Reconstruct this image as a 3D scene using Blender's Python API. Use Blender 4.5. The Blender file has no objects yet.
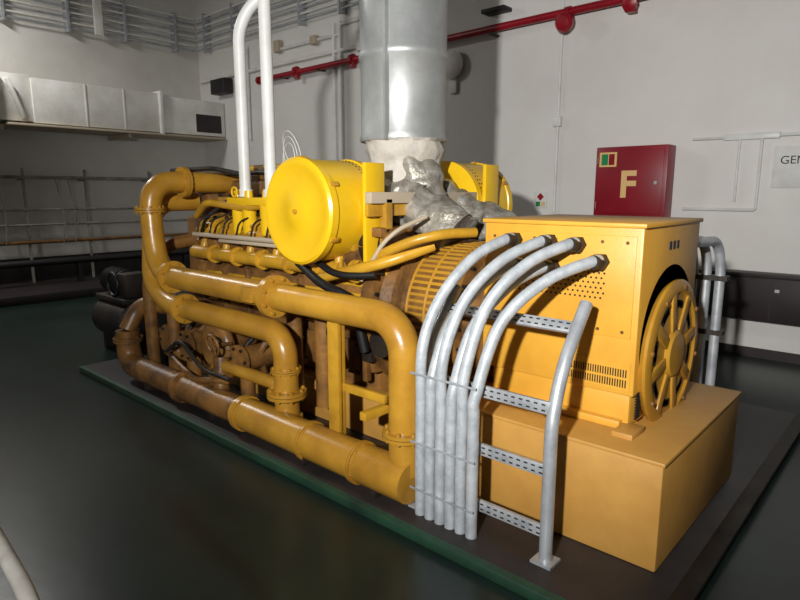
import bpy, bmesh, math, random
from mathutils import Vector, Matrix, Euler, noise
random.seed(4)
D=bpy.data
SC=bpy.context.scene
COL=SC.collection

# ------------------------------------------------------------------ materials
def lin(c):
    return tuple(((x/255)/12.92 if x/255<=0.04045 else (((x/255)+0.055)/1.055)**2.4) for x in c)
def mat(name,rgb,rough=0.5,metal=0.0,dirt=None,dscale=3.0,damt=0.5,bump=0.0,bscale=40.0,spec=0.5,emit=None):
    m=D.materials.new(name); m.use_nodes=True
    nt=m.node_tree; bs=nt.nodes['Principled BSDF']
    c=lin(rgb)
    bs.inputs['Base Color'].default_value=(*c,1)
    bs.inputs['Roughness'].default_value=rough
    bs.inputs['Metallic'].default_value=metal
    bs.inputs['Specular IOR Level'].default_value=spec
    tc=nt.nodes.new('ShaderNodeTexCoord')
    if dirt:
        n=nt.nodes.new('ShaderNodeTexNoise'); n.inputs['Scale'].default_value=dscale; n.inputs['Detail'].default_value=7; n.inputs['Roughness'].default_value=0.65
        nt.links.new(tc.outputs['Object'],n.inputs['Vector'])
        r=nt.nodes.new('ShaderNodeValToRGB'); r.color_ramp.elements[0].position=0.35; r.color_ramp.elements[1].position=0.35+damt
        r.color_ramp.elements[0].color=(*lin(dirt),1); r.color_ramp.elements[1].color=(*c,1)
        nt.links.new(n.outputs['Fac'],r.inputs['Fac']); nt.links.new(r.outputs['Color'],bs.inputs['Base Color'])
    if bump>0:
        n2=nt.nodes.new('ShaderNodeTexNoise'); n2.inputs['Scale'].default_value=bscale; n2.inputs['Detail'].default_value=4
        nt.links.new(tc.outputs['Object'],n2.inputs['Vector'])
        b=nt.nodes.new('ShaderNodeBump'); b.inputs['Strength'].default_value=bump; b.inputs['Distance'].default_value=0.02
        nt.links.new(n2.outputs['Fac'],b.inputs['Height']); nt.links.new(b.outputs['Normal'],bs.inputs['Normal'])
    if emit:
        bs.inputs['Emission Color'].default_value=(*emit[:3],1); bs.inputs['Emission Strength'].default_value=emit[3]
    return m
M_BOX=mat('paint_yellow_alternator',(216,162,58),0.42,dirt=(204,148,50),damt=0.3,bump=0.04,bscale=60)
M_YEL=mat('paint_yellow_engine',(206,158,44),0.34,dirt=(164,120,36),damt=0.3,bump=0.05)
M_DRUM=mat('paint_yellow_air_cleaner',(236,192,28),0.28,dirt=(226,180,26),damt=0.3)
M_PIPE=mat('paint_ochre_pipe',(190,142,46),0.30,dirt=(154,110,36),dscale=2.4,damt=0.32,bump=0.04)
M_BRN=mat('paint_ochre_dirty',(148,104,50),0.38,dirt=(80,56,34),dscale=5,damt=0.32,bump=0.12)
M_SKID=mat('paint_yellow_skid',(196,148,72),0.5,dirt=(178,130,60),damt=0.35)
M_DARK=mat('grimy_iron',(52,44,36),0.55,metal=0.3,dirt=(24,20,18),damt=0.3,bump=0.2)
M_BLK=mat('black_rubber',(22,22,23),0.5)
M_SLOT=mat('dark_slot',(30,22,12),0.8)
M_GALV=mat('galvanised_steel',(192,196,200),0.38,metal=0.45,dirt=(160,165,170),dscale=9,damt=0.25)
M_DUCT=mat('exhaust_cladding',(188,191,190),0.45,metal=0.5,dirt=(166,169,168),dscale=4,damt=0.3,bump=0.05,bscale=8)
M_FOIL=mat('foil_insulation',(190,186,176),0.45,metal=0.5,dirt=(126,118,106),dscale=8,damt=0.25,bump=0.8,bscale=20)
M_BLANK=mat('insulation_blanket',(210,206,198),0.8,dirt=(180,173,160),dscale=6,damt=0.3,bump=0.5,bscale=16)
M_CABLE=mat('armoured_cable_grey',(190,195,199),0.42,metal=0.2,dirt=(158,164,168),dscale=14,damt=0.3,bump=0.1,bscale=90)
M_WALL=mat('wall_paint_white',(228,226,222),0.65,dirt=(214,211,206),dscale=0.7,damt=0.4,bump=0.1,bscale=5)
M_WALLG=mat('wall_paint_left',(224,222,217),0.7,dirt=(200,197,190),dscale=0.6,damt=0.4,bump=0.15,bscale=5)
M_CEIL=mat('ceiling_concrete',(150,150,147),0.9,dirt=(120,120,117),damt=0.4)
M_FLOOR=mat('floor_paint_dark_green',(30,46,41),0.30,dirt=(20,30,27),dscale=1.3,damt=0.35,bump=0.08,bscale=4,spec=0.4)
M_GREEN=mat('kerb_paint_green',(34,70,50),0.5,dirt=(22,44,34),damt=0.3)
M_PLIN=mat('plinth_top_dark',(48,42,41),0.45,dirt=(28,28,28),dscale=3,damt=0.3)
M_RED=mat('paint_red',(160,16,34),0.38,dirt=(130,12,28),damt=0.3)
M_CAB=mat('cabinet_red',(142,22,38),0.4,dirt=(128,18,34),damt=0.3)
M_CREAM=mat('lettering_cream',(226,186,124),0.6)
M_WHITE=mat('white_paint',(226,227,224),0.4,dirt=(206,206,200),damt=0.3)
M_DW=mat('duct_white',(234,233,228),0.5,dirt=(214,211,203),damt=0.3)
M_RACK=mat('rack_grey_paint',(168,165,158),0.6,dirt=(112,106,96),damt=0.3)
M_TAN=mat('duct_tan',(178,164,142),0.6)
M_BROWN=mat('trunking_dark',(44,36,36),0.5,dirt=(32,26,26),damt=0.3)
M_SGRN=mat('sign_green',(20,130,70),0.5)
M_INK=mat('ink_black',(30,30,34),0.6)
M_LAMP=mat('lamp_diffuser',(255,250,240),0.5,emit=(1,0.96,0.9,2.0))

# ------------------------------------------------------------------ mesh builder
def frame(d):
    d=Vector(d).normalized()
    a=Vector((0,0,1)) if abs(d.z)<0.9 else Vector((1,0,0))
    u=d.cross(a).normalized(); v=d.cross(u).normalized()
    return u,v
def roundpath(pts,fil,n=8):
    pts=[Vector(p) for p in pts]
    out=[pts[0]]
    for i in range(1,len(pts)-1):
        p=pts[i]; a=pts[i-1]-p; b=pts[i+1]-p
        f=min(fil,a.length*0.49,b.length*0.49)
        s=p+a.normalized()*f; e=p+b.normalized()*f
        k=0.5523
        c1=s+(p-s)*k; c2=e+(p-e)*k
        for j in range(n+1):
            t=j/n
            out.append(s*(1-t)**3+c1*3*t*(1-t)**2+c2*3*t*t*(1-t)+e*t**3)
    out.append(pts[-1]); return out
def catmull(pts,n=10):
    pts=[Vector(p) for p in pts]
    P=[pts[0]*2-pts[1]]+pts+[pts[-1]*2-pts[-2]]
    out=[]
    for i in range(1,len(P)-2):
        for j in range(n):
            t=j/n
            out.append(0.5*((2*P[i])+(P[i+1]-P[i-1])*t+(2*P[i-1]-5*P[i]+4*P[i+1]-P[i+2])*t*t+(3*P[i]-P[i-1]-3*P[i+1]+P[i+2])*t**3))
    out.append(pts[-1]); return out
class MB:
    def __init__(s,name,parent=None):
        s.name=name; s.parent=parent; s.v=[]; s.f=[]; s.fm=[]; s.mats=[]
    def mi(s,m):
        if m not in s.mats: s.mats.append(m)
        return s.mats.index(m)
    def add(s,vs,fs,m):
        o=len(s.v); k=s.mi(m)
        s.v+= [tuple(x) for x in vs]
        for f in fs: s.f.append([i+o for i in f]); s.fm.append(k)
    def box(s,c,d,m,bev=0.0,rot=None,seg=2):
        bm=bmesh.new(); bmesh.ops.create_cube(bm,size=1)
        bmesh.ops.scale(bm,vec=d,verts=bm.verts)
        if bev>0:
            bmesh.ops.bevel(bm,geom=list(bm.edges),offset=min(bev,min(d)*0.45),segments=seg,affect='EDGES',profile=0.5)
        R=Euler(rot).to_matrix() if rot else Matrix.Identity(3)
        c=Vector(c)
        bm.verts.index_update()
        s.add([c+R@v.co for v in bm.verts],[[v.index for v in f.verts] for f in bm.faces],m); bm.free()
    def bb(s,a,b,m,bev=0.0):
        a=Vector(a); b=Vector(b); s.box((a+b)/2,tuple(abs(x) for x in (b-a)),m,bev)
    def sweep(s,pts,r,m,seg=16,cap=True,squash=None):
        pts=[Vector(p) for p in pts]
        q=[pts[0]]
        for p in pts[1:]:
            if (p-q[-1]).length>1e-5: q.append(p)
        pts=q; n=len(pts)
        t=[(pts[min(i+1,n-1)]-pts[max(i-1,0)]).normalized() for i in range(n)]
        u,_=frame(t[0]); vs=[]
        for i in range(n):
            u=(u-t[i]*u.dot(t[i])).normalized(); w=t[i].cross(u)
            rr=r[i] if isinstance(r,(list,tuple)) else r
            for j in range(seg):
                a=2*math.pi*j/seg
                vs.append(pts[i]+u*math.cos(a)*rr+w*math.sin(a)*rr)
        fs=[]
        for i in range(n-1):
            for j in range(seg):
                k=(j+1)%seg
                fs.append([i*seg+j,i*seg+k,(i+1)*seg+k,(i+1)*seg+j])
        if cap:
            fs.append(list(range(seg))[::-1]); fs.append([(n-1)*seg+j for j in range(seg)])
        s.add(vs,fs,m)
    def cyl(s,a,b,r,m,seg=24,r2=None):
        a=Vector(a); b=Vector(b); u,w=frame(b-a)
        r2=r if r2 is None else r2
        vs=[a+(u*math.cos(2*math.pi*j/seg)+w*math.sin(2*math.pi*j/seg))*r for j in range(seg)]
        vs+=[b+(u*math.cos(2*math.pi*j/seg)+w*math.sin(2*math.pi*j/seg))*r2 for j in range(seg)]
        fs=[[j,(j+1)%seg,seg+(j+1)%seg,seg+j] for j in range(seg)]
        fs.append(list(range(seg))[::-1]); fs.append([seg+j for j in range(seg)])
        s.add(vs,fs,m)
    def tube(s,path,r,m,fil=0.1,seg=16): s.sweep(roundpath(path,fil),r,m,seg)
    def lathe(s,o,axis,prof,m,seg=48,nz=0,close=True):
        o=Vector(o); ax=Vector(axis).normalized(); u,w=frame(ax); vs=[]
        for (h,r) in prof:
            for j in range(seg):
                a=2*math.pi*j/seg
                rr=r
                p=o+ax*h+(u*math.cos(a)+w*math.sin(a))*rr
                if nz>0 and r>0.01:
                    k=noise.noise(p*9)*nz+noise.noise(p*23)*nz*0.5
                    p=p+(u*math.cos(a)+w*math.sin(a))*k
                vs.append(p)
        n=len(prof); fs=[]
        for i in range(n-1):
            for j in range(seg):
                k=(j+1)%seg
                fs.append([i*seg+j,i*seg+k,(i+1)*seg+k,(i+1)*seg+j])
        if close:
            fs.append(list(range(seg))[::-1]); fs.append([(n-1)*seg+j for j in range(seg)])
        s.add(vs,fs,m)
    def flange(s,p,d,r,th,m,bolts=8,mb=None):
        p=Vector(p); d=Vector(d).normalized(); u,w=frame(d)
        s.cyl(p-d*th,p-d*0.002,r,m,28); s.cyl(p+d*0.002,p+d*th,r,m,28)
        s.cyl(p-d*0.002,p+d*0.002,r*0.96,M_SLOT,28)
        for i in range(bolts):
            a=2*math.pi*(i+.5)/bolts
            q=p+(u*math.cos(a)+w*math.sin(a))*r*0.84
            s.cyl(q-d*(th+.014),q+d*(th+.014),r*0.085,mb or m,6)
    def torus(s,c,axis,R,r,m,seg=40,sg=10):
        u,w=frame(axis); c=Vector(c)
        pts=[c+(u*math.cos(2*math.pi*i/seg)+w*math.sin(2*math.pi*i/seg))*R for i in range(seg+1)]
        s.sweep(pts,r,m,sg,cap=False)
    def done(s,angle=35):
        me=D.meshes.new(s.name); me.from_pydata(s.v,[],s.f)
        for m in s.mats: me.materials.append(m)
        me.polygons.foreach_set('material_index',s.fm)
        me.polygons.foreach_set('use_smooth',[True]*len(s.f))
        me.update()
        bm=bmesh.new(); bm.from_mesh(me); bmesh.ops.recalc_face_normals(bm,faces=bm.faces); bm.to_mesh(me); bm.free()
        me.set_sharp_from_angle(angle=math.radians(angle))
        ob=D.objects.new(s.name,me); COL.objects.link(ob)
        if s.parent: ob.parent=s.parent
        return ob
def empty(name):
    e=D.objects.new(name,None); COL.objects.link(e); return e
def text(name,body,loc,size,m,parent,rot=(math.pi/2,0,0),ext=0.002,off=0.0):
    cu=D.curves.new(name,'FONT'); cu.body=body; cu.size=size; cu.extrude=ext; cu.align_x='CENTER'; cu.align_y='CENTER'; cu.offset=off
    cu.materials.append(m)
    ob=D.objects.new(name,cu); ob.location=loc; ob.rotation_euler=rot; COL.objects.link(ob); ob.parent=parent; return ob

# ------------------------------------------------------------------ room shell
XL,XR,YF,YB,ZC=-12.0,3.0,-2.6,7.0,5.7
b=MB('floor'); b.bb((XL-.2,YF-.2,-.2),(XR+.2,YB+.2,0),M_FLOOR); b.done()
b=MB('ceiling'); b.bb((XL-.2,YF-.2,ZC),(XR+.2,YB+.2,ZC+.2),M_CEIL); b.done()
b=MB('wall_back'); b.bb((XL-.2,YB,0),(XR+.2,YB+.2,ZC),M_WALL); b.done()
b=MB('wall_left'); b.bb((XL-.2,YF,0),(XL,YB,ZC),M_WALLG); b.done()
b=MB('wall_right'); b.bb((XR,YF,0),(XR+.2,YB,ZC),M_WALL); b.done()
b=MB('wall_front'); b.bb((XL,YF-.2,0),(XR,YF,ZC),M_WALLG); b.done()
b=MB('baseboard_left'); b.bb((XL,YF,0),(XL+.03,YB,.55),M_BROWN); b.done()
b=MB('trim_left'); b.bb((XL+.03,YF,0),(-10.3,YB-.03,.14),M_BROWN,.01); b.done()
b=MB('baseboard_back'); b.bb((-10.3,YB-.02,0),(XR,YB,.1),M_BROWN); b.done()
Y7=6.993; X12=-11.993
# ------------------------------------------------------------------ plinth
b=MB('equipment_plinth')
PZ=.06
b.bb((-6.0,2.05,0),(-.62,5.2,PZ-.004),M_GREEN,.008)
b.bb((-5.97,2.09,.01),(-.66,5.17,PZ-.001),M_PLIN,.004)
b.bb((-.66,2.09,PZ-.02),(-.58,5.2,PZ+.006),M_DARK,.004)
b.done()

# ------------------------------------------------------------------ diesel generator
G=empty('diesel_generator')
CY=3.17
b=MB('skid_frame',G)
b.bb((-2.35,2.5,PZ),(-.76,3.75,.57),M_SKID,.012)
b.bb((-5.0,2.72,PZ),(-2.35,2.86,.36),M_SKID,.012)
b.bb((-5.0,3.5,PZ),(-2.35,3.64,.36),M_SKID,.012)
for x in (-4.9,-4.0,-3.1): b.bb((x,2.86,PZ),(x+.14,3.5,.34),M_SKID,.01)
b.bb((-2.35,2.492,.555),(-.752,3.758,.575),M_SKID,.006)
for x in (-2.0,-1.45,-1.0):
    b.bb((x-.05,2.64,.57),(x+.05,2.8,.60),M_SKID,.006)
b.done()
# alternator housing
b=MB('alternator_housing',G)
x0,x1,y0,y1,zt=-1.86,-1.0,2.75,3.57,1.55
b.bb((x0,y0,.74),(x1,y1,zt),M_BOX,.012)
b.bb((x0-.01,y0-.012,zt-.012),(x1+.012,y1+.012,zt+.01),M_BOX,.006)
b.lathe((x0,CY,.96),(1,0,0),[(0,.36),(.02,.41),(.84,.41),(.86,.38)],M_BOX)
b.bb((x0+.06,y0+.02,.575),(x1-.02,y1-.02,.76),M_BOX,.02)
b.bb((x0+.02,y0-.02,.575),(x1-.05,y0+.1,.615),M_BOX,.008)
b.bb((x0+.03,y0-.006,1.02),(x1-.03,y0,zt-.05),M_BOX,.003)
for i in range(7):
    for z in (1.05,zt-.08):
        b.cyl((x0+.07+i*.12,y0-.012,z),(x0+.07+i*.12,y0-.004,z),.008,M_BRN,8)
for r in range(6):
    for i in range(20):
        xx=x0+.18+i*.026+(r%2)*.013
        b.cyl((xx,y0-.0075,1.20+r*.024),(xx,y0-.005,1.20+r*.024),.0055,M_SLOT,8)
for i in range(24):
    for z in (.80,.85):
        xx=x1-.33+i*.0125
        b.bb((xx,y0-.005,z-.019),(xx+.006,y0+.01,z+.019),M_SLOT)
b.bb((x1-.36,y0-.004,.765),(x1-.02,y0+.002,.9),M_BOX)
for k in range(10):
    b.bb((x1-.005,y0+.04,.62+k*.014),(x1+.004,y0+.10,.627+k*.014),M_SLOT)
    b.bb((x1-.005,y1-.12,.62+k*.014),(x1+.004,y1-.05,.627+k*.014),M_SLOT)
for k in range(3):
    b.bb((x1,y0+.34+k*.055,1.42),(x1+.004,y0+.365+k*.055,1.46),M_INK)
b.done()
b=MB('bearing_end_cover',G)
zc=.88
b.lathe((x1,CY,zc),(1,0,0),[(0,.37),(.02,.385),(.035,.385),(.045,.365),(.045,.325),(.032,.315),(.032,.13),(.045,.12),(.055,.11),(.06,.05),(.06,.01)],M_PIPE,56)
for i in range(8):
    a=2*math.pi*i/8+.2
    cpt=Vector((x1+.036,CY+math.cos(a)*.225,zc+math.sin(a)*.225))
    b.box(cpt,(.016,.20,.06),M_PIPE,.005,rot=(a,0,0))
    a2=a+math.pi/8
    u=Vector((0,math.cos(a2),math.sin(a2)))
    for da in (-.16,-.08,0,.08,.16):
        v2=Vector((0,math.cos(a2+da),math.sin(a2+da)))
        b.cyl(Vector((x1+.030,CY,zc))+v2*.26,Vector((x1+.0335,CY,zc))+v2*.26,.022,M_SLOT,14)
    b.cyl(Vector((x1+.04,CY,zc))+u*.347,Vector((x1+.055,CY,zc))+u*.347,.012,M_BRN,6)
b.done()
# alternator drum (fan / coupling housing)
b=MB('coupling_housing',G)
HZ=.93
b.lathe((-2.72,CY,HZ),(1,0,0),[(0,.55),(.1,.55),(.11,.49),(.2,.45),(.22,.50),(.26,.50),(.27,.455),(.66,.455),(.67,.49),(.71,.49),(.72,.42),(.86,.40)],M_BRN,64)
for i in range(72):
    a=2*math.pi*i/72
    p=Vector((-2.25,CY+math.cos(a)*.457,HZ+math.sin(a)*.457))
    b.box(p,(.33,.010,.020),M_PIPE,.003,rot=(a,0,0))
for k in range(3):
    b.torus((-2.40+k*.14,CY,HZ),(1,0,0),.460,.010,M_PIPE,64,8)
for i in range(24):
    a=2*math.pi*i/24
    u=Vector((0,math.cos(a),math.sin(a)))
    b.cyl(Vector((-2.63,CY,HZ))+u*.52,Vector((-2.60,CY,HZ))+u*.52,.014,M_DARK,6)
    b.cyl(Vector((-2.01,CY,HZ))+u*.475,Vector((-1.985,CY,HZ))+u*.475,.011,M_DARK,6)
b.done()
# crankcase
b=MB('engine_block',G)
b.bb((-4.8,2.74,.5),(-2.7,3.6,1.12),M_BRN,.03)
b.bb((-4.7,2.84,.30),(-2.75,3.5,.52),M_BRN,.04)
for i in range(6):
    x=-4.60+i*.335
    b.bb((x-.13,2.715,.78),(x+.13,2.745,1.04),M_YEL,.02)
    b.bb((x-.12,2.70,.48),(x+.12,2.745,.72),M_BRN,.02)
    for dx in (-.1,.1):
        for z in (.81,1.01,.51,.69):
            b.cyl((x+dx,2.69,z),(x+dx,2.72,z),.012,M_DARK,6)
for i in range(7):
    x=-4.77+i*.335
    b.bb((x-.02,2.70,.45),(x+.02,2.75,1.1),M_BRN,.008)
for sgn in (-1,1):
    for i in range(6):
        x=-4.60+i*.335
        c=Vector((x,CY+sgn*.34,1.26))
        ang=math.radians(28)*(-sgn)
        nrm=Vector((0,sgn*math.sin(math.radians(28)),math.cos(math.radians(28))))
        b.box(c,(.30,.30,.26),M_BRN,.02,rot=(ang,0,0))
        b.box(c+nrm*.17,(.27,.24,.10),M_YEL,.03,rot=(ang,0,0))
        b.box(c+nrm*.235,(.20,.16,.04),M_YEL,.015,rot=(ang,0,0))
        for dx in (-.08,.08):
            b.cyl(c+nrm*.25+Vector((dx,0,0)),c+nrm*.275+Vector((dx,0,0)),.016,M_DARK,6)
b.done()
b=MB('inlet_manifold',G)
b.tube([(-4.75,2.64,1.20),(-2.9,2.64,1.20)],.055,M_YEL,.05)
for i in range(6):
    x=-4.60+i*.335
    b.tube([(x,2.64,1.2),(x,2.64,1.30),(x,2.78,1.36)],.032,M_YEL,.05,12)
    b.flange((x+.16,2.64,1.2),(1,0,0),.075,.012,M_YEL,6)
b.tube([(-4.6,2.55,1.36),(-3.35,2.55,1.36)],.018,M_TAN,.03,10)
b.bb((-4.2,2.53,1.315),(-3.4,2.56,1.34),M_TAN,.006)
for i in range(10):
    x=-4.55+i*.19
    b.tube([(x,2.55,1.36),(x+.02,2.57,1.48),(x+.06,2.8,1.56)],.008,M_DARK,.04,8)
b.tube([(-4.7,CY,1.62),(-2.6,CY,1.62)],.13,M_DARK,.05,20)
b.done()
b=MB('aftercooler',G)
b.bb((-4.85,2.95,1.52),(-3.5,3.4,1.80),M_BRN,.04)
b.bb((-4.8,2.9,1.60),(-3.55,2.97,1.66),M_YEL,.01)
for i in range(9):
    x=-4.75+i*.15
    b.cyl((x,2.9,1.665),(x,2.9,1.685),.015,M_DARK,6)
b.tube([(-4.6,3.1,1.78),(-4.6,3.1,1.90),(-3.9,3.1,1.90),(-3.9,3.1,1.8)],.03,M_YEL,.05,10)
b.tube([(-4.9,2.95,1.84),(-4.2,2.95,1.86),(-3.7,2.9,1.84)],.018,M_BLK,.05,8)
b.tube([(-5.0,2.6,1.88),(-4.5,2.7,1.89),(-4.3,2.9,1.83)],.02,M_DARK,.05,8)
b.tube([(-4.8,2.7,1.5),(-4.5,2.62,1.62),(-4.0,2.64,1.58),(-3.6,2.7,1.62)],.028,M_YEL,.08,10)
b.tube([(-4.7,2.66,1.3),(-4.4,2.55,1.5),(-4.3,2.8,1.7)],.014,M_BLK,.08,8)
for x in (-4.7,-4.45,-4.1): b.cyl((x,3.0,1.8),(x,3.0,1.87),.03,M_YEL,12)
b.bb((-4.3,2.98,1.8),(-4.15,3.1,1.9),M_BRN,.01)
b.bb((-3.85,2.98,1.8),(-3.6,3.15,1.94),M_BRN,.02)
b.done()
b=MB('front_gear_housing',G)
b.bb((-5.0,2.7,.45),(-4.78,3.64,1.5),M_BRN,.04)
b.bb((-4.98,2.8,1.45),(-4.78,3.54,1.86),M_BRN,.05)
b.cyl((-5.15,CY,.75),(-5.0,CY,.75),.26,M_DARK,40)
b.cyl((-5.12,2.95,1.25),(-5.0,2.95,1.25),.14,M_DARK,30)
b.cyl((-5.12,3.4,1.25),(-5.0,3.4,1.25),.14,M_DARK,30)
b.bb((-5.75,2.75,PZ),(-5.25,3.6,.75),M_DARK,.03)
b.cyl((-5.5,2.66,.55),(-5.5,2.75,.55),.16,M_BLK,30)
b.bb((-5.7,2.6,PZ),(-5.35,2.75,.4),M_DARK,.02)
b.done()
# cooling water pipes
b=MB('cooling_water_pipes',G)
YA=2.25
b.tube([(-4.72,3.1,1.78),(-4.72,2.27,1.78),(-4.72,2.25,1.42),(-4.62,2.25,1.05),(-3.1,2.25,1.05)],.085,M_PIPE,.17,24)
b.tube([(-3.1,2.25,1.05),(-2.0,2.25,1.05),(-2.0,2.25,.22)],.085,M_PIPE,.19,24)
b.flange((-3.1,YA,1.05),(1,0,0),.135,.022,M_PIPE,8)
b.flange((-4.42,YA,1.05),(1,0,0),.125,.018,M_PIPE,8)
b.flange((-4.72,2.55,1.78),(0,1,0),.125,.02,M_PIPE,8)
b.flange((-4.72,YA,1.56),(0,0,1),.115,.018,M_PIPE,8)
b.flange((-2.0,YA,.44),(0,0,1),.12,.02,M_PIPE,8)
b.bb((-3.34,YA-.10,1.0),(-3.22,YA+.10,1.1),M_PIPE,.01)
b.tube([(-4.9,2.75,1.62),(-4.9,2.36,1.62),(-4.9,2.33,1.2),(-4.88,2.3,.95),(-4.62,2.3,.80),(-3.08,2.3,.80),(-3.08,2.3,.22)],.08,M_PIPE,.17,24)
b.flange((-4.35,2.3,.80),(1,0,0),.118,.018,M_PIPE,8)
b.flange((-3.08,2.3,.40),(0,0,1),.13,.022,M_PIPE,8)
b.flange((-3.08,2.3,.56),(0,0,1),.10,.012,M_PIPE,8)
b.tube([(-5.25,2.22,.50),(-5.25,2.22,.19),(-3.5,2.22,.19)],.10,M_BRN,.15,24)
b.tube([(-3.5,2.22,.19),(-1.93,2.22,.19)],.112,M_PIPE,.1,28)
b.flange((-3.45,2.22,.19),(1,0,0),.125,.022,M_PIPE,10)
b.flange((-2.75,2.22,.19),(1,0,0),.125,.014,M_PIPE,10)
b.flange((-2.3,2.22,.19),(1,0,0),.125,.014,M_PIPE,10)
b.flange((-4.3,2.22,.19),(1,0,0),.125,.018,M_BRN,10)
b.cyl((-1.93,2.22,.19),(-1.925,2.22,.19),.112,M_PIPE,28)
b.tube([(-3.08,2.3,.25),(-3.08,2.3,.17)],.10,M_PIPE,.05,20)
b.tube([(-5.05,2.35,.2),(-5.05,2.35,1.0),(-4.95,2.45,1.25),(-4.9,2.8,1.3)],.055,M_BRN,.12,16)
b.tube([(-5.25,2.22,.5),(-5.25,2.35,.72),(-4.9,2.5,.72)],.075,M_BRN,.12,18)
b.flange((-5.25,2.22,.42),(0,0,1),.125,.018,M_BRN,8)
b.tube([(-3.95,2.3,.2),(-3.95,2.3,.44),(-3.1,2.3,.44)],.045,M_PIPE,.1,14)
b.tube([(-3.3,2.55,.3),(-3.3,2.55,1.0)],.055,M_BRN,.1,14)
b.tube([(-2.93,2.5,.3),(-2.93,2.5,.98)],.06,M_BRN,.1,14)
b.tube([(-4.55,2.3,.78),(-4.55,2.3,.4),(-4.3,2.5,.35)],.05,M_BRN,.1,14)
for x in (-2.75,-3.8,-4.8,-2.15):
    b.bb((x-.03,2.14,PZ),(x+.03,2.30,.12),M_DARK,.005)
b.done()
b=MB('raw_water_pump',G)
b.lathe((-4.0,2.3,.55),(0,1,0),[(0,.05),(.0,.13),(.03,.17),(.08,.17),(.11,.13),(.14,.09),(.34,.08),(.35,.12),(.42,.12)],M_BRN,32)
b.torus((-4.0,2.36,.55),(0,1,0),.15,.05,M_BRN,32,12)
b.tube([(-4.0,2.36,.7),(-4.15,2.36,.82)],.05,M_BRN,.05)
b.flange((-3.86,2.3,.38),(.3,0,1),.10,.018,M_BRN,8)
b.tube([(-3.86,2.3,.5),(-3.82,2.26,.2)],.06,M_BRN,.05)
for (x,y,z,rr) in ((-4.35,2.35,.5,.1),(-3.62,2.36,.52,.09),(-4.7,2.38,.48,.11)):
    b.cyl((x,y-.05,z),(x,y+.25,z),rr,M_BRN,20)
    b.cyl((x,y-.07,z),(x,y-.05,z),rr*1.25,M_BRN,20)
    for k in range(6):
        a=k*math.pi/3
        b.cyl((x+math.cos(a)*rr,y-.085,z+math.sin(a)*rr),(x+math.cos(a)*rr,y-.06,z+math.sin(a)*rr),.012,M_DARK,6)
    b.tube([(x,y,z),(x,y,z-.3)],rr*.6,M_BRN,.03,12)
b.torus((-3.80,2.2,.62),(0,1,.2),.075,.009,M_BRN,24,8)
b.cyl((-3.80,2.2,.62),(-3.80,2.35,.60),.015,M_BRN,8)
for a in (0,1,2): b.cyl((-3.80-math.cos(a*1.05)*.075,2.2,.62-math.sin(a*1.05)*.075),(-3.80+math.cos(a*1.05)*.075,2.2,.62+math.sin(a*1.05)*.075),.006,M_BRN,6)
b.tube([(-4.5,2.2,.45),(-4.2,2.16,.6),(-3.9,2.17,.42),(-3.6,2.2,.40)],.016,M_DARK,.08,8)
b.tube([(-4.6,2.3,.35),(-4.1,2.2,.3),(-3.7,2.24,.36)],.022,M_BRN,.08,8)
for k in range(7):
    x=-4.7+k*.22
    b.tube([(x,2.5,.35),(x+.05,2.42,.5+.05*(k%3)),(x+.1,2.6,.7)],.018+.006*(k%2),M_BRN if k%2 else M_DARK,.08,8)
b.done()
b=MB('pipe_support_frame',G)
b.bb((-2.60,2.28,PZ),(-2.54,2.33,1.0),M_YEL,.005)
b.bb((-2.62,2.26,PZ),(-2.53,2.29,1.0),M_YEL,.004)
b.box((-2.4,2.32,.56),(.40,.03,.05),M_YEL,.004)
b.box((-2.37,2.5,.42),(.05,.40,.05),M_YEL,.004)
b.bb((-2.22,2.5,PZ),(-2.17,2.55,.58),M_YEL,.004)
b.done()
def air_cleaner(x,y,z,sg):
    b=MB('air_cleaner',G)
    r=.325; L=.47
    b.lathe((x,y,z),(0,sg,0),[(-.012,.02),(-.012,.10),(-.006,.11),(-.006,.27),(-.014,.285),(-.014,.318),(0,.335),(.05,.335),(.056,r),(L-.06,r),(L-.055,.335),(L,.335),(L+.01,.30),(L+.02,.2)],M_DRUM,64)
    for j in range(60):
        a=2*math.pi*j/60
        for k in range(2):
            p=Vector((x+math.cos(a)*r,y+sg*(.36+k*.03),z+math.sin(a)*r)); n=Vector((math.cos(a),0,math.sin(a)))
            b.cyl(p-n*.002,p+n*.002,.006,M_SLOT,6)
    for j in range(6):
        a=2*math.pi*(j+.5)/6
        p=Vector((x+math.cos(a)*.335,y+sg*.05,z+math.sin(a)*.335))
        b.box(p,(.030,.07,.016),M_YEL,.004,rot=(0,-a+math.pi/2,0))
    b.cyl((x,y-sg*.03,z),(x,y-sg*.01,z),.016,M_YEL,6)
    b.tube([(x,y+sg*L,z),(x,y+sg*(L+.25),z),(x-.0,y+sg*(L+.25),z-.15)],.13,M_YEL,.12,24)
    ya,yb=sorted((y+sg*.25,y+sg*.42))
    b.bb((x+.33,ya,z-.32),(x+.36,yb,z+.30),M_DRUM,.004)
    ya,yb=sorted((y+sg*.33,y+sg*.4))
    b.bb((x-.2,ya,z-.5),(x+.36,yb,z-.30),M_YEL,.01)
    b.done()
air_cleaner(-3.04,2.40,1.58,1)
air_cleaner(-2.92,4.20,1.60,-1)
b=MB('air_cleaner_bracket',G)
b.bb((-2.66,2.62,1.63),(-2.60,3.95,1.70),M_TAN,.005)
b.bb((-2.66,2.62,1.55),(-2.63,3.95,1.63),M_YEL,.004)
for y in (2.75,3.75): b.bb((-2.66,y,.95),(-2.60,y+.06,1.66),M_YEL,.005)
b.bb((-2.75,2.7,1.42),(-2.60,3.7,1.48),M_BRN,.01)
b.done()
b=MB('turbocharger',G)
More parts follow.
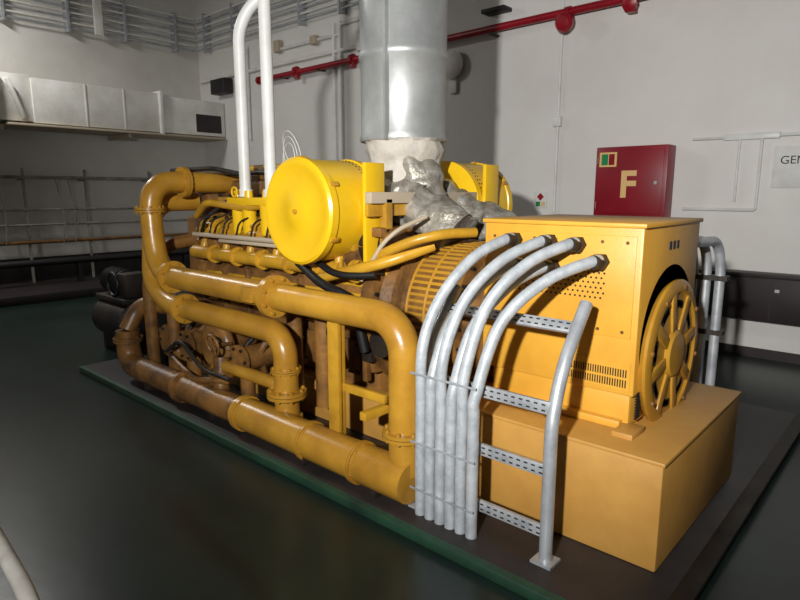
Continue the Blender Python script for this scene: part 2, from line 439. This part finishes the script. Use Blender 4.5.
for sg in (-1,1):
    yy=CY+sg*.33
    b.torus((-2.75,yy,1.36),(1,0,0),.11,.06,M_DARK,32,14)
    b.cyl((-2.9,yy,1.36),(-2.6,yy,1.36),.09,M_DARK,24)
    b.cyl((-2.62,yy,1.36),(-2.58,yy,1.36),.12,M_BRN,24)
b.tube([(-2.6,2.68,1.3),(-2.45,2.62,1.36),(-2.2,2.72,1.46),(-2.1,3.0,1.46)],.030,M_YEL,.15,14)
b.tube([(-3.1,2.6,1.12),(-2.8,2.56,1.20),(-2.5,2.60,1.27),(-2.3,2.85,1.38)],.035,M_YEL,.15,14)
b.tube([(-3.3,2.6,1.22),(-2.95,2.52,1.10),(-2.7,2.55,1.05),(-2.65,2.6,.7)],.03,M_BLK,.12,12)
b.tube([(-3.2,2.58,1.30),(-2.8,2.50,1.18),(-2.55,2.6,1.20)],.022,M_BLK,.12,12)
b.tube([(-3.15,2.55,.98),(-2.9,2.5,.9),(-2.8,2.5,.6)],.028,M_BLK,.12,12)
b.tube([(-2.7,2.62,1.15),(-2.5,2.66,1.45),(-2.4,2.9,1.55)],.014,M_TAN,.12,8)
b.bb((-2.75,2.66,.6),(-2.66,2.8,1.1),M_DARK,.02)
b.cyl((-2.5,2.58,.78),(-2.5,2.72,.78),.09,M_DARK,20)
b.done()
b=MB('fuel_filters',G)
for x in (-4.12,-3.98,-3.75,-3.62):
    b.lathe((x,2.68,1.38),(0,0,1),[(0,.02),(0,.045),(.02,.055),(.2,.055),(.22,.06),(.26,.06),(.27,.035),(.33,.03)],M_DRUM,20)
b.bb((-4.2,2.62,1.60),(-3.55,2.74,1.66),M_DRUM,.01)
b.torus((-4.05,2.60,1.70),(0,1,0),.035,.008,M_DRUM,20,8)
b.cyl((-4.05,2.6,1.70),(-4.05,2.68,1.70),.012,M_DRUM,8)
b.done()

b=MB('fuel_vent_pipes')
b.tube([(-4.05,2.7,1.665),(-4.05,2.7,2.95),(-3.75,2.95,3.3),(-3.7,3.0,4.6),(-3.7,3.0,5.69)],.044,M_WHITE,.15,16)
b.tube([(-3.72,2.7,1.665),(-3.72,2.7,5.69)],.044,M_WHITE,.1,16)
for x in (-4.05,-3.72):
    b.cyl((x,2.7,1.665),(x,2.7,1.72),.058,M_WHITE,16)
b.done()
b=MB('wire_coil')
for k in range(3): b.torus((-3.55+.02*k,2.74,1.93+.03*k),(.3,1,.15*k),.115+.012*k,.003,M_WHITE,36,6)
b.tube([(-3.55,2.74,1.82),(-3.55,2.72,1.75),(-3.60,2.70,1.68)],.003,M_WHITE,.05,6)
b.done()

# ------------------------------------------------------------------ exhaust
b=MB('exhaust_stack')
ex,ey=-2.95,3.3
b.lathe((ex,ey,2.05),(0,0,1),[(0,.27),(0,.305),(.02,.312),(.05,.30),(.54,.30),(.55,.312),(.59,.312),(.60,.303),(1.9,.303),(1.91,.315),(1.95,.315),(1.96,.303),(3.64,.303)],M_DUCT,56)
b.bb((ex+.1,ey-.312,2.05),(ex+.12,ey-.27,5.69),M_DUCT)
prof=[(0,.30)]
for i in range(28):
    t=i/27
    prof.append((-.02-t*.62,.275-.05*t+.015*math.sin(t*18)))
b.lathe((ex+.02,ey,2.06),(0,0,1),prof[:18],M_BLANK,72,nz=.02)
b.lathe((ex+.05,ey,2.06),(0,0,1),prof[17:],M_FOIL,72,nz=.05)
def foilblob(path,r,m=None):
    pts=catmull(path,8)
    o=len(b.v); b.sweep(pts,r,m or M_FOIL,28)
    for i in range(o,len(b.v)):
        p=Vector(b.v[i]); k=Vector((noise.noise(p*9),noise.noise(p*9+Vector((5,2,1))),noise.noise(p*9+Vector((1,9,4)))))*.05
        b.v[i]=tuple(p+k)
foilblob([(-2.86,3.22,1.90),(-2.74,3.24,1.78),(-2.68,3.22,1.62)],.14,M_FOIL)
foilblob([(-2.9,3.2,1.75),(-2.7,3.15,1.60),(-2.45,3.1,1.50),(-2.3,3.1,1.42)],.15)
foilblob([(-2.85,3.5,1.7),(-2.6,3.6,1.55),(-2.35,3.6,1.45),(-2.15,3.55,1.38)],.13)
foilblob([(-2.95,3.05,1.75),(-2.9,2.95,1.55),(-2.8,2.9,1.35)],.13)
b.done(60)

# ------------------------------------------------------------------ cable ladder and cables
b=MB('cable_ladder')
for x in (-1.89,-1.16):
    b.tube([(x,2.26,PZ),(x,2.26,.86),(x-.01,2.56,1.20)],.030,M_GALV,.3,14)
    b.bb((x-.05,2.21,PZ),(x+.05,2.31,PZ+.012),M_GALV)
def rung(c,tilt=0):
    c=Vector(c)
    b.box(c,(.70,.022,.058),M_GALV,.004,rot=(tilt,0,0))
    for i in range(18):
        q=c+Vector((-.32+i*.038,0,0))
        for k in (-.013,.013):
            off=Euler((tilt,0,0)).to_matrix()@Vector((0,-.0115,k))
            b.box(q+off,(.018,.002,.007),M_DARK,0,rot=(tilt,0,0))
for z in (.20,.49,.78): rung((-1.525,2.265,z))
rung((-1.535,2.47,1.10),math.radians(-42))
b.done()
b=MB('power_cable_bundle')
gl=[(-1.66,1.455),(-1.60,1.33),(-1.46,1.455),(-1.44,1.33),(-1.31,1.45),(-1.19,1.375)]
for i,(gx,gz) in enumerate(gl):
    bx=-1.845+i*.064
    mx=(gx*.55+bx*.45)
    pts=[(gx,2.744,gz),(gx-.01,2.66,gz+.005),(mx,2.47,gz-.085),(bx*.8+gx*.2,2.30,gz-.27),(bx+.005,2.205,gz-.50-.02*i),(bx,2.20,.66),(bx+random.uniform(-.004,.004),2.20,.35),(bx,2.20,PZ)]
    path=catmull(pts,14)
    b.sweep(path,.0285,M_CABLE,14)
    b.cyl((gx,2.743,gz),(gx,2.70,gz),.042,M_DARK,6)
    b.cyl((gx,2.70,gz),(gx-.005,2.655,gz+.003),.034,M_DARK,16)
for z in (.81,.45,.2): b.bb((-1.89,2.166,z),(-1.495,2.172,z+.012),M_GALV,.001)
b.done()

b=MB('cable_riser')
for k in range(3):
    b.tube([(-1.02-k*.08,4.15,PZ),(-1.02-k*.08,4.15,1.25),(-1.04-k*.08,4.10,1.40),(-1.06-k*.08,3.58,1.42)],.03,M_GALV,.10,12)
for z in (.4,.8,1.15): b.bb((-1.24,4.11,z),(-.97,4.19,z+.03),M_DARK)
b.done()

# dark starting-air compressor beyond the engine
C=empty('starting_air_compressor')
b=MB('air_receiver',C)
b.lathe((-6.95,2.75,.34),(1,0,0),[(0,.03),(.02,.15),(.08,.22),(.75,.22),(.81,.15),(.83,.03)],M_DARK,32)
for x in (-6.75,-6.3): b.bb((x-.03,2.6,0.001),(x+.03,2.9,.2),M_DARK,.005)
b.done()
b=MB('compressor_motor',C)
b.bb((-6.9,2.6,.54),(-6.2,2.95,.60),M_DARK,.01)
b.cyl((-6.85,2.78,.74),(-6.5,2.78,.74),.13,M_DARK,24)
for k in range(8): b.cyl((-6.83+k*.04,2.78,.74),(-6.82+k*.04,2.78,.74),.145,M_BLK,24)
b.bb((-6.42,2.65,.60),(-6.22,2.9,.86),M_DARK,.02)
b.torus((-6.46,2.62,.74),(0,1,0),.12,.015,M_BLK,28,8)
b.done()

# ------------------------------------------------------------------ back wall fittings
b=MB('fire_water_pipe')
b.tube([(-9.7,6.86,3.72),(.8,6.86,3.80)],.045,M_RED,.05,16)
b.cyl((-9.72,6.86,3.72),(-9.66,6.86,3.72),.07,M_RED,16)
for x in (-7.2,-3.55,-2.8,-8.6,-.6):
    b.flange((x,6.86,3.74),(1,0,0),.085,.03,M_RED,6)
    b.cyl((x,6.86,3.78),(x,6.86,3.62),.05,M_RED,16)
b.lathe((-3.55,6.86,3.66),(0,-1,-.3),[(0,.06),(.05,.10),(.12,.11),(.16,.08),(.17,.03)],M_RED,24)
b.lathe((-2.8,6.86,3.72),(0,-1,-.3),[(0,.05),(.05,.08),(.1,.08),(.12,.03)],M_RED,24)
for x in (-9,-8,-6.6,-5.6,-4.6,-1.8,-.9): b.bb((x-.02,6.8,3.68),(x+.02,Y7,3.70),M_DARK)
b.bb((-4.75,6.8,3.95),(-4.4,Y7,4.0),M_DARK,.01)
b.done()
F=empty('fire_hose_cabinet')
b=MB('cabinet_body',F)
b.bb((-3.07,6.76,1.42),(-2.27,Y7,2.20),M_CAB,.012)
b.bb((-3.03,6.745,1.46),(-2.31,6.76,2.16),M_CAB,.006)
b.bb((-3.02,6.742,1.98),(-2.82,6.746,2.14),M_CREAM)
b.bb((-2.995,6.740,2.00),(-2.92,6.743,2.12),M_SGRN)
b.bb((-2.91,6.740,2.00),(-2.845,6.743,2.12),M_RED)
b.cyl((-2.37,6.72,1.8),(-2.37,6.745,1.8),.02,M_GALV,12)
for z in (1.55,2.05): b.cyl((-3.035,6.74,z-.04),(-3.035,6.74,z+.04),.012,M_CAB,10)
b.done()
text('cabinet_letter','F',(-2.68,6.742,1.77),.40,M_CREAM,F,off=.012)
S=empty('generator_sign')
b=MB('sign_panel',S); b.bb((-1.34,6.985,1.74),(-.59,Y7,2.14),M_WHITE,.003); b.done()
text('sign_text','GENERATOR\nBAY',(-.96,6.984,1.95),.11,M_INK,S)
E=empty('safety_sign')
b=MB('sign_board',E)
b.bb((-3.98,6.985,1.50),(-3.80,Y7,1.70),M_WHITE,.002)
b.box((-3.89,6.983,1.64),(.07,.004,.07),M_RED,0,rot=(0,math.pi/4,0))
b.box((-3.92,6.983,1.55),(.06,.004,.06),M_SGRN); b.box((-3.85,6.983,1.55),(.05,.004,.05),M_CREAM)
b.done()
b=MB('cable_trunking_box')
b.bb((-1.92,6.8,.42),(.9,Y7,.88),M_BROWN,.01)
b.bb((-1.95,6.78,.86),(.9,Y7,.90),M_BROWN,.005)
for x in (-1.2,-.4): b.bb((x-.005,6.797,.44),(x+.005,6.801,.86),M_BLK)
b.box((-1.15,6.795,.74),(.04,.01,.03),M_GALV)
b.done()
b=MB('electrical_conduit')
b.tube([(-3.68,6.965,4.4),(-3.68,6.965,1.45)],.018,M_WHITE,.05,10)
b.box((-3.68,6.95,2.55),(.1,.06,.12),M_WHITE,.01)
b.done()
b=MB('electrical_conduit')
b.tube([(-2.15,6.97,1.52),(-1.45,6.97,1.52),(-1.45,6.97,2.25),(-1.1,6.97,2.25)],.015,M_WHITE,.03,8)
b.tube([(-2.1,6.97,2.25),(-1.65,6.97,2.25),(-1.65,6.97,1.6)],.013,M_WHITE,.03,8)
b.bb((-1.8,6.95,2.22),(-1.3,Y7,2.28),M_WHITE,.005)
b.done()
b=MB('electrical_conduit')
for x in (-7.75,-7.6): b.tube([(x,6.96,4.4),(x,6.96,1.3)],.028,M_WHITE,.05,10)
b.tube([(-9.3,6.955,4.2),(-7.6,6.955,4.2),(-7.6,6.955,4.35),(-6.2,6.955,4.35)],.025,M_WHITE,.08,10)
b.tube([(-11.9,6.95,3.95),(-5.9,6.95,3.95)],.03,M_DW,.08,10)
b.tube([(-10.2,6.96,4.4),(-10.2,6.96,2.7)],.03,M_WHITE,.08,10)
b.box((-9.2,6.94,4.25),(.15,.1,.2),M_TAN,.01); b.box((-8.2,6.94,4.2),(.14,.1,.14),M_TAN,.01)
b.box((-7.0,6.91,4.0),(.2,.14,.3),M_DW,.01)
b.done()
b=MB('alarm_bell')
b.lathe((-5.3,Y7,3.42),(0,-1,0),[(0,.07),(.04,.08),(.05,.18),(.09,.19),(.13,.15),(.15,.08),(.155,.02)],M_DW,32)
b.box((-5.3,6.97,3.15),(.12,.04,.2),M_DW,.01)
b.done()
b=MB('loudspeaker')
b.bb((-11.25,6.78,3.62),(-10.75,Y7,3.90),M_BROWN,.02)
b.bb((-11.2,6.775,3.65),(-10.8,6.785,3.87),M_BLK,.01)
b.done()

# ------------------------------------------------------------------ left wall : duct, pipes, cable tray
b=MB('ventilation_duct')
b.bb((-11.9,-1.5,2.82),(-11.1,2.35,3.58),M_DW,.01)
b.bb((-11.9,2.42,2.76),(-10.98,2.98,3.62),M_DW,.02)
b.bb((-11.9,2.98,2.82),(-11.15,3.5,3.54),M_DW,.01)
b.bb((-11.9,3.50,2.80),(-11.1,5.60,3.50),M_DW,.01)
b.bb((-11.9,5.60,2.76),(-11.02,5.66,3.54),M_DW,.005)
b.bb((-11.9,5.66,2.80),(-11.1,6.98,3.46),M_DW,.01)
b.bb((-11.11,6.35,2.86),(-11.09,6.9,3.2),M_BROWN,.01)
b.bb((-11.9,-1.5,2.74),(-11.06,2.4,2.78),M_TAN,.01)
b.bb((-11.9,3.1,2.74),(-11.04,6.95,2.78),M_TAN,.01)
for y in (4.3,4.95): b.bb((-11.1,y,2.80),(-11.09,y+.03,3.5),M_DW,.003)
b.box((-11.09,3.25,3.15),(.14,.05,.62),M_DW,.01,rot=(math.radians(18),0,0))
for y in (0.8,): b.bb((-11.92,y,2.78),(-11.06,y+.05,3.62),M_DW,.004)
for y in (1,3,5): b.bb((X12,y,2.66),(-11.1,y+.05,2.74),M_TAN)
b.done()
b=MB('pipe_rack')
for z,r,m in ((1.95,.028,M_RACK),(1.40,.02,M_RACK),(1.14,.018,M_RACK),(.84,.03,M_BRN)):
    b.tube([(-11.7,-2.0,z),(-11.7,6.8,z)],r,m,.05,10)
for y in (-.8,.6,1.9,2.8,3.4,4.4,5.6):
    b.bb((-11.74,y,.141),(-11.70,y+.035,2.1),M_RACK)
    b.bb((X12,y,1.9),(-11.7,y+.035,1.93),M_RACK)
for y in (2.7,3.0,3.9,4.1):
    b.tube([(-11.66,y,1.95),(-11.62,y+.08,1.3),(-11.66,y+.05,.82)],.010,M_RACK,.1,6)
b.done()
b=MB('drain_pipe')
b.tube([(-11.3,-2.0,.52),(-11.3,6.7,.52)],.06,M_BLK,.05,14)
for y in (0,2,4,6): b.bb((-11.35,y,.141),(-11.25,y+.06,.47),M_BLK)
b.done()
b=MB('cable_tray')
for k in range(8):
    z=4.55+k*.085
    b.tube([(-11.85+.01*(k%3),-2.1,z),(-11.85,6.85,z)],.018,M_DW if k%2 else M_GALV,.15,8)
for i in range(9): b.bb((X12,-1.6+i,4.48),(-11.8,-1.56+i,5.2),M_GALV)
b.bb((-11.83,4.85,4.5),(-11.77,5.0,5.3),M_DW,.01)
b.done()
b=MB('cable_tray')
for k in range(8):
    z=4.55+k*.085
    b.tube([(-11.76,6.87,z),(-6,6.87,z+.02*math.sin(k))],.018,M_DW if k%2 else M_GALV,.15,8)
for i in range(6): b.bb((-11.5+i,6.83,4.48),(-11.46+i,Y7,5.2),M_GALV)
b.done()

b=MB('handrail')
b.tube([(-2.3,.36,0.001),(-2.3,.36,.92),(-1.15,.30,.88),(-1.15,.30,0.001)],.018,M_RACK,.22,14)
b.done()

# ------------------------------------------------------------------ lamps
def area(name,loc,target,size,energy,col=(1,1,1),sy=None):
    L=D.lights.new(name,'AREA'); L.energy=energy; L.color=col; L.size=size
    if sy: L.shape='RECTANGLE'; L.size_y=sy
    o=D.objects.new(name,L); o.location=loc
    o.rotation_euler=(Vector(target)-Vector(loc)).to_track_quat('-Z','Y').to_euler(); COL.objects.link(o); return o
L=D.lights.new('work_light','SPOT'); L.energy=1650; L.color=(1,.985,.965); L.spot_size=math.radians(88); L.spot_blend=1.0; L.shadow_soft_size=.08
o=D.objects.new('work_light',L); o.location=(-.05,-1.5,2.45)
o.rotation_euler=(Vector((-3.3,5.6,2.4))-o.location).to_track_quat('-Z','Y').to_euler(); COL.objects.link(o)
def batten(x,y,e):
    b=MB('ceiling_lamp'); b.bb((x-.6,y-.09,ZC-.12),(x+.6,y+.09,ZC-.001),M_WHITE,.01)
    b.bb((x-.58,y-.06,ZC-.15),(x+.58,y+.06,ZC-.12),M_LAMP,.01); ob=b.done()
    l=area('ceiling_lamp_light',(x,y,ZC-.17),(x,y,0),1.1,e,(1,.98,.95),.1); 
    l.parent=ob
    return ob
batten(-9.9,1.6,180)
w=D.worlds.new('world'); SC.world=w; w.use_nodes=True
w.node_tree.nodes['Background'].inputs[0].default_value=(.6,.65,.7,1); w.node_tree.nodes['Background'].inputs[1].default_value=.05

# ------------------------------------------------------------------ camera
cam=D.cameras.new('camera'); co=D.objects.new('camera',cam); COL.objects.link(co); SC.camera=co
cam.sensor_width=36; cam.lens=27; cam.clip_start=.05
th=math.radians(10.2); yw=math.radians(42.1)
co.location=(0,0,1.7)
fw=Vector((-math.sin(yw)*math.cos(th),math.cos(yw)*math.cos(th),-math.sin(th)))
co.rotation_euler=fw.to_track_quat('-Z','Y').to_euler()
SC.view_settings.view_transform='Standard'
